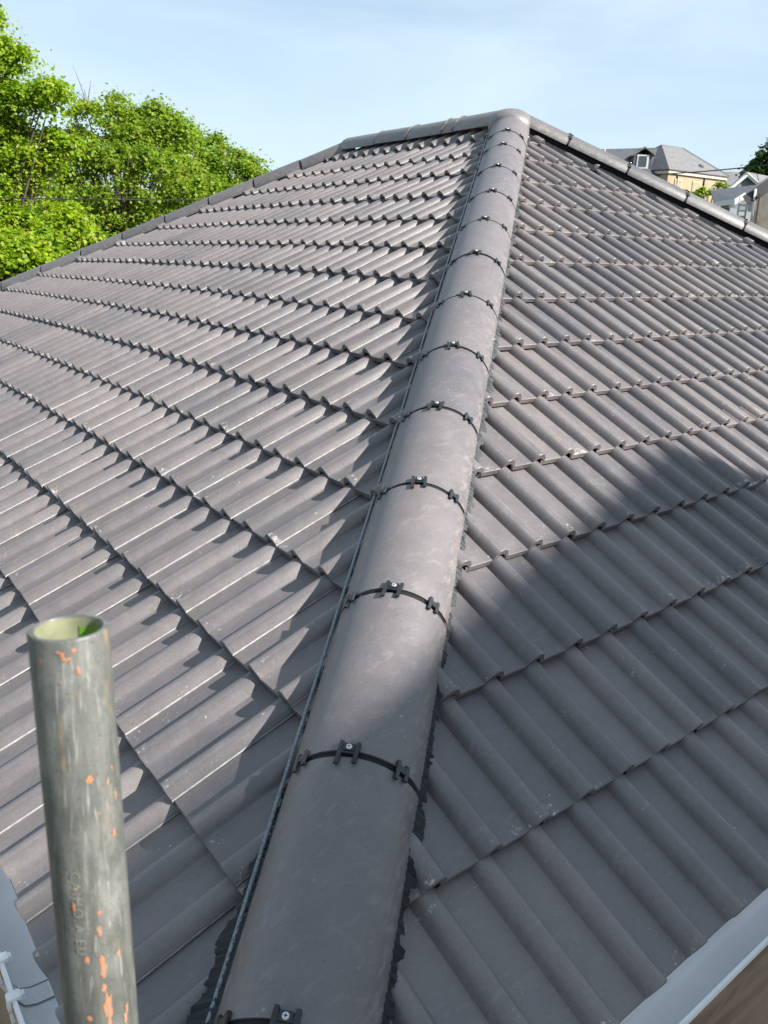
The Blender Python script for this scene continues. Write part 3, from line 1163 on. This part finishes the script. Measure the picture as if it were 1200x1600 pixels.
# lower wing going off to the left with the dormer
W0 = R1 - wd * .1; wl_dir = unit(-wd * .80 + bk * .60)
W1 = W0 + wl_dir * 5.2
zW = W0[2] - .25
wp = unit(np.cross(Zv, wl_dir)); wp = wp if wp @ FWD < 0 else -wp      # towards the viewer
ra, rb = W0 - Zv * .25, W1 - Zv * .55
quad_obj('roof_slope', (ra + wp * 3.2 - Zv * 2.3, rb + wp * 3.2 - Zv * 2.3, rb, ra), M['slate_dark'], hA, .12)
quad_obj('roof_slope', (ra - wp * 3.2 - Zv * 2.3, ra, rb, rb - wp * 3.2 - Zv * 2.3), M['slate_dark'], hA, .12)
v, f = prism([ra + wp * 3, rb + wp * 3, rb - wp * 3, ra - wp * 3], hill(FL[0], FL[1]) - 3, zE - .35)
link('wall', mesh('wall', v, f), M['cream'], hA)
# dormer
dc = ra * .62 + rb * .38 + wp * 2.35 - Zv * 1.15
dfw = unit(wp * .5 - wl_dir * -.86)
dfw = wp
ds = unit(np.cross(Zv, dfw)); ds = ds if ds @ RGT > 0 else -ds
b = MB(); b.box(dc - dfw * .7 - Zv * .1, ds, dfw, Zv, 1.5, 1.6, 1.25); dm = b.build('dormer', M['slate_dark'], hA)
PINV[dm.name] = Matrix.Identity(4)
b = MB(); b.box(dc + dfw * .11 - Zv * .05, ds, dfw, Zv, .95, .06, 1.05); b.build('window_frame', M['white'], dm)
b = MB(); b.box(dc + dfw * .15 - Zv * .02, ds, dfw, Zv, .62, .05, .80); b.build('pane', M['glass'], dm)
for sg in (-1, 1):
    e_ = [dc + dfw * .25 + Zv * 1.05, dc + dfw * .25 + ds * sg * .95 + Zv * .42, dc - dfw * 2.0 + ds * sg * .95 + Zv * .42, dc - dfw * 2.0 + Zv * 1.05]
    quad_obj('dormer_roof', e_ if sg > 0 else e_[::-1], M['slate_brown'], dm, .08)
b = MB()
b.tube([ra * .1 + rb * .9 + wp * 3.2 - Zv * 2.2 + Zv * 0, rb * .9 + ra * .1 + Zv * .05], .07, 5); b.build('verge', M['creamband'], hA)

# brownish roof further left, only its top shows above the hip
hD = thing('terrace_house', tuple(at(1000, 280, 88)), 'house with weathered brown slate roof left of the cream house', 'house')
ra, rb = at(960, 239, 86), at(1022, 244, 84)
dn = unit(np.cross(unit(rb - ra), Zv)); dn = dn if dn @ FWD < 0 else -dn
quad_obj('roof_slope', (ra + dn * 4 - Zv * 3, rb + dn * 4 - Zv * 3, rb, ra), M['slate_brown'], hD, .12)
quad_obj('roof_slope', (ra - dn * 4 - Zv * 3, ra, rb, rb - dn * 4 - Zv * 3), M['slate_brown'], hD, .12)
v, f = prism([ra + dn * 3.7, rb + dn * 3.7, rb - dn * 3.7, ra - dn * 3.7], 0, ra[2] - 3.0)
link('wall', mesh('wall', v, f), M['cream'], hD)

# grey roof behind to the right of the cream house
hE = thing('far_house', tuple(at(1150, 300, 100)), 'low grey roofed house showing just right of the cream house', 'house')
ra, rb = at(1128, 269, 98), at(1175, 271, 98)
dn = unit(np.cross(unit(rb - ra), Zv)); dn = dn if dn @ FWD < 0 else -dn
quad_obj('roof_slope', (ra + dn * 4 - Zv * 2.6, rb + dn * 4 - Zv * 2.6, rb, ra), M['slate'], hE, .12)
quad_obj('roof_slope', (ra - dn * 4 - Zv * 2.6, ra, rb, rb - dn * 4 - Zv * 2.6), M['slate'], hE, .12)
v, f = prism([ra + dn * 3.7, rb + dn * 3.7, rb - dn * 3.7, ra - dn * 3.7], 0, ra[2] - 2.6)
link('wall', mesh('wall', v, f), M['pebble'], hE)


def gable_house(name, label, apex_px, foot_l, foot_r, depth, back, m_wall, m_roof, m_verge, run=8.0, vw=.22):
    """House whose gable faces the camera; feet and apex are photo pixels of the gable at one depth."""
    ap, fl, fr = at(*apex_px, depth), at(*foot_l, depth), at(*foot_r, depth)
    h = thing(name, (ap[0], ap[1], hill(ap[0], ap[1])), label, 'house')
    bkv = unit(np.array([back[0], back[1], 0.0])) * run
    for pa in (fl, fr):
        quad_obj('roof_slope', (ap, pa, pa + bkv, ap + bkv) if pa is fl else (pa, ap, ap + bkv, pa + bkv), m_roof, h, .12)
    nn = unit(bkv)
    gz = min(hill(ap[0], ap[1]) - 2, fl[2] - 3)
    w = [fl * .93 + (fl + fr) / 2 * .07 + nn * .25, fr * .93 + (fl + fr) / 2 * .07 + nn * .25]
    c = ap - Zv * .15 + nn * .25
    v = []
    for k in (0, run - .5):
        o = nn * k
        v += [(*(w[0] + o)[:2], gz), (*(w[1] + o)[:2], gz), tuple(w[1] + o - Zv * .1), tuple(c + o), tuple(w[0] + o - Zv * .1)]
    link('wall', mesh('wall', v, [(0, 1, 2, 3, 4), (9, 8, 7, 6, 5), (0, 5, 6, 1), (1, 6, 7, 2), (4, 9, 5, 0)]), m_wall, h)
    for pa in (fl, fr):
        b = MB()
        d = unit(pa - ap)
        b.box((ap + pa) / 2 - Zv * .10 - nn * .03, d, np.cross(d, nn), nn, np.linalg.norm(pa - ap) + .1, vw, .10)
        b.build('bargeboard', m_verge, h)
    return h, nn, ap, fl, fr


gable_house('gabled_house', 'small gable with white bargeboards and grey cladding below the right hand tree', (1169, 270), (1143, 292), (1189, 287.5), 48,
            (RGT * .75 + FWD * .75), M['cladding'], M['slate'], M['white'], 9, .18)
# low dark slate roof in front of it with white fascia
hB = thing('low_slate_house', tuple(at(1150, 330, 36)), 'low dark slate roof with white fascia in front of the white gable', 'house')
tl_, tr_ = at(1109, 297, 40), at(1184, 288.5, 38); bl_ = at(1117, 315, 36.5); br_ = at(1148, 311, 35.5); br2 = tr_
quad_obj('roof_slope', (tl_, bl_, br_, tr_), M['slate_dark'], hB, .14)
for p, q in ((bl_, br_), (br_, br2)):
    b = MB(); d = unit(q - p); nn = unit(np.cross(d, Zv))
    b.box((p + q) / 2 - Zv * .12 - FWD * .05, d, Zv, np.cross(d, Zv), np.linalg.norm(q - p) + .05, .20, .06); b.build('fascia', M['white'], hB)
back_ = np.array([FWD[0], FWD[1], 0])
wq = [bl_ + back_ * .4, br_ + back_ * .4, tr_ + back_ * .3, tl_ + back_ * .3]
v, f = prism(wq, hill(bl_[0], bl_[1]) - 1, bl_[2] - .25)
link('wall', mesh('wall', v, f), M['cladding'], hB)

# rough rendered house at the right edge
hC, nn, ap, fl, fr = gable_house('rendered_house', 'grey brown rough rendered gable with dark bargeboard at the right edge', (1268, 240), (1168, 306), (1368, 310), 24,
                                 FWD + RGT * .55, M['pebble'], M['slate_dark'], M['dark'], 9, .34)
for (x_, y_, w, h, mt) in ((1178, 316, .05, .7, 'white'), (1183, 330, .04, .9, 'dark')):
    b = MB(); b.box(at(x_, y_, 24.0), unit(fr - fl), Zv, nn, w, h, .08); b.build('downpipe', M[mt], hC)
# white slatted frame fixed left of it
fr_ = thing('white_frame', tuple(at(1160, 345, 26)), 'white ladder like frame standing beside the rendered house', 'frame')
xx = unit(np.array([RGT[0], RGT[1], 0]))
for dx in (-.10, .13):
    b = MB(); b.box(at(1159, 325, 26) + xx * dx, xx, Zv, np.cross(xx, Zv), .045, .62, .05); b.build('stile', M['white'], fr_)
for dz in (-.24, -.08, .08, .22):
    b = MB(); b.box(at(1159, 325, 26) + xx * .015 + Zv * dz, xx, Zv, np.cross(xx, Zv), .22, .045, .04); b.build('rung', M['white'], fr_)
b = MB(); p_ = at(1159, 325, 26) - Zv * .3
b.box(np.array([p_[0], p_[1], (p_[2] + hill(p_[0], p_[1])) / 2]), xx, Zv, np.cross(xx, Zv), .06, p_[2] - hill(p_[0], p_[1]), .06); b.build('post', M['white'], fr_)


# ------------------------------------------------------------------ overhead cables
def cable(name, p, q, sag, r, label):
    b = MB()
    pts = [p + (q - p) * t - Zv * sag * 4 * t * (1 - t) for t in np.linspace(0, 1, 30)]
    b.tube(pts, r, 6)
    return tag(b.build(name, M['cable'], None, 60), label, 'cable')


cable('overhead_cable', at(-500, 292, 12.0), at(700, 305, 16), .12, .009, 'black overhead cable crossing in front of the green trees')
cable('overhead_cable', at(1010, 273, 60), at(1420, 224, 40), .25, .035, 'grey overhead cable crossing the sky above the hillside houses')


# ------------------------------------------------------------------ trees
def leaf_cloud(centers, sizes, per, leaf, droop=.30, flat=.48):
    """Five-cornered leaves in flattened sprays round each centre."""
    cs = np.repeat(centers, per, 0)
    sz = np.repeat(sizes, per)
    n = len(cs)
    d = rng.normal(size=(n, 3)); d /= np.linalg.norm(d, axis=1)[:, None]
    d *= np.minimum(np.abs(rng.normal(size=n)) * .62, 1.7)[:, None]
    d[:, 2] *= flat
    rr = np.hypot(d[:, 0], d[:, 1])
    d[:, 2] -= droop * rr ** 2
    c = cs + d * sz[:, None]
    nrm = rng.normal(size=(n, 3)) * .55 + np.array([0, 0, 1.0]) + d * .6
    nrm /= np.linalg.norm(nrm, axis=1)[:, None]
    a = np.cross(nrm, rng.normal(size=(n, 3))); a /= np.linalg.norm(a, axis=1)[:, None]
    b = np.cross(nrm, a)
    L = leaf * rng.uniform(.45, 1.35, n)
    shape = [(-.5, 0, 0), (-.12, .42, .06), (.16, .34, .03), (.55, 0, -.10), (.16, -.34, .03), (-.12, -.42, .06)]
    v = np.stack([c + (a * sx + b * sy + nrm * sz_) * L[:, None] for sx, sy, sz_ in shape], 1)
    k = len(shape)
    base = (np.arange(n) * k)[:, None]
    # fold along the midrib: two quads
    f = np.concatenate([base + np.array([0, 3, 2, 1]), base + np.array([0, 5, 4, 3])], 1).reshape(-1, 4)
    return v.reshape(-1, 3), f


def fast_mesh(name, v, f):
    me = bpy.data.meshes.new(name)
    me.vertices.add(len(v)); me.vertices.foreach_set('co', np.asarray(v, np.float32).ravel())
    k = f.shape[1]
    me.loops.add(f.size); me.loops.foreach_set('vertex_index', f.astype(np.int32).ravel())
    me.polygons.add(len(f)); me.polygons.foreach_set('loop_start', np.arange(0, f.size, k, dtype=np.int32))
    me.polygons.foreach_set('loop_total', np.full(len(f), k, np.int32))
    me.update(calc_edges=True)
    return me


def tree(name, label, blobs, depth, leafmat, leaf=.12, per=110, dens=1.0, spray=.55, group='trees beyond the left hip', cat='tree', bare=0, base_px=None):
    """blobs: (px, py, rx, ry, depth offset, sprays) ellipsoids of the crown in photo pixels at that depth."""
    cs, ss = [], []
    mpp = depth / FPX
    up = Zv
    rgt = unit(np.array([RGT[0], RGT[1], 0])); fw = unit(np.array([FWD[0], FWD[1], 0]))
    bc = []
    for (px_, py_, rx, ry, dd, ns) in blobs:
        c = at(px_, py_, depth + dd)
        bc.append(c)
        for _ in range(int(ns * dens)):
            d = rng.normal(size=3); d /= np.linalg.norm(d)
            r = rng.uniform(.35, 1.0) ** .5
            cs.append(c + (rgt * d[0] * rx + up * d[2] * ry + fw * d[1] * (rx + ry) * .45) * mpp * r)
            ss.append(spray * rng.uniform(.55, 1.2))
    cs = np.array(cs); ss = np.array(ss)
    m = cs.mean(0) if base_px is None else at(*base_px, depth)
    g = hill(m[0], m[1])
    t = thing(name, (m[0], m[1], g), label, cat, group)
    v, f = leaf_cloud(cs, ss, per, leaf)
    link('crown', fast_mesh('crown', v, f), leafmat, t)
    b = MB()
    top = np.array([m[0], m[1], g + (cs[:, 2].max() - g) * .55])
    H = top[2] - g
    b.tube([np.array([m[0], m[1], g - .3]), np.array([m[0] + .05, m[1], g + H * .35]), top + np.array([.1, .05, 0]), top + Zv * H * .35],
           [.030 * H + .06, .022 * H + .05, .014 * H + .03, .02], 10)
    idx = rng.permutation(len(cs))[:70]
    for i in idx:
        q = cs[i]
        s0 = np.array([m[0], m[1], g + H * rng.uniform(.35, 1.1)])
        mid = s0 * .45 + q * .55 + Zv * rng.uniform(-.1, .35)
        b.tube([s0, mid, q], [.045 + .004 * H, .028, .008], 5, cap=False)
    for _ in range(bare):
        q = cs[rng.integers(len(cs))]
        for k in range(6):
            e = q + np.array([rng.normal() * .25, rng.normal() * .25, rng.uniform(.3, 1.0)])
            b.tube([q, (q + e) / 2 + rng.normal(size=3) * .05, e], [.012, .008, .003], 4, cap=False)
    b.build('trunk', M['bark'], t, 60)
    return t


tree('maple_tree', 'tall lime green broadleaf tree at the left edge, highest of the trees',
     [(-60, 130, 80, 70, 0, 44), (8, 84, 34, 20, -.3, 16), (-20, 22, 18, 10, 0, 5), (76, 138, 20, 9, -.4, 9), (36, 150, 36, 14, -.2, 14), (-20, 205, 70, 40, .2, 40), (40, 245, 55, 40, .3, 32), (-40, 330, 80, 60, 0, 34), (30, 330, 50, 36, .5, 22), (95, 215, 20, 14, .2, 8)],
     16.5, M['leaf_lime'], leaf=.070, per=370, spray=.46, dens=1.0, base_px=(-30, 300))
tree('broadleaf_tree', 'rounded green tree in the middle of the group behind the left hip',
     [(165, 215, 75, 62, 0, 46), (235, 205, 62, 42, 0.2, 32), (200, 290, 110, 80, -.6, 70), (150, 360, 90, 60, -1.0, 40)],
     23, M['leaf_mid'], leaf=.082, per=410, spray=.54, dens=1.0, bare=2, base_px=(190, 380))
tree('broadleaf_tree', 'green tree whose crown slopes down to the left hip on the right of the group',
     [(300, 250, 62, 50, 0, 36), (355, 275, 50, 42, 0, 26), (285, 310, 90, 55, -.8, 40), (392, 272, 22, 22, 0, 7), (345, 330, 60, 40, -.5, 20), (270, 205, 35, 22, 0, 10)],
     26, M['leaf_mid'], leaf=.082, per=410, spray=.54, dens=1.0, base_px=(310, 380))
tree('background_tree', 'shadier green tree seen through the gaps between the lime tree and the middle tree',
     [(60, 300, 90, 60, 0, 40), (140, 330, 90, 50, .5, 34), (40, 380, 80, 40, 0, 24), (240, 350, 80, 40, .8, 26)],
     31, M['leaf_mid'], leaf=.13, per=200, spray=.8, base_px=(120, 400))
tree('leafy_shrub', 'yellow green leafy bush low at the left edge above the hip tiles',
     [(10, 405, 60, 40, 0, 30), (60, 395, 45, 40, .4, 20), (-40, 430, 60, 50, 0, 20), (95, 345, 40, 40, 1.0, 14)],
     13.5, M['leaf_lime'], leaf=.075, per=240, spray=.36, cat='bush', base_px=(30, 440))
tree('hillside_tree', 'dark green tree at the right edge above the white gable',
     [(1196, 262, 26, 26, 0, 26), (1215, 245, 30, 24, 0, 20), (1180, 272, 16, 12, 0, 8), (1230, 275, 40, 30, 0, 20)],
     62, M['leaf_dark'], leaf=.26, per=160, spray=.75, group='trees on the hill', base_px=(1215, 300))
tree('hillside_shrub', 'small green shrub below the cream house wall',
     [(1100, 300, 10, 6, 0, 8), (1126, 287, 10, 5, 3, 6), (1092, 303, 8, 5, 0, 5)],
     58, M['leaf_mid'], leaf=.16, per=60, spray=.4, group='shrubs on the hill', cat='bush', base_px=(1105, 310))
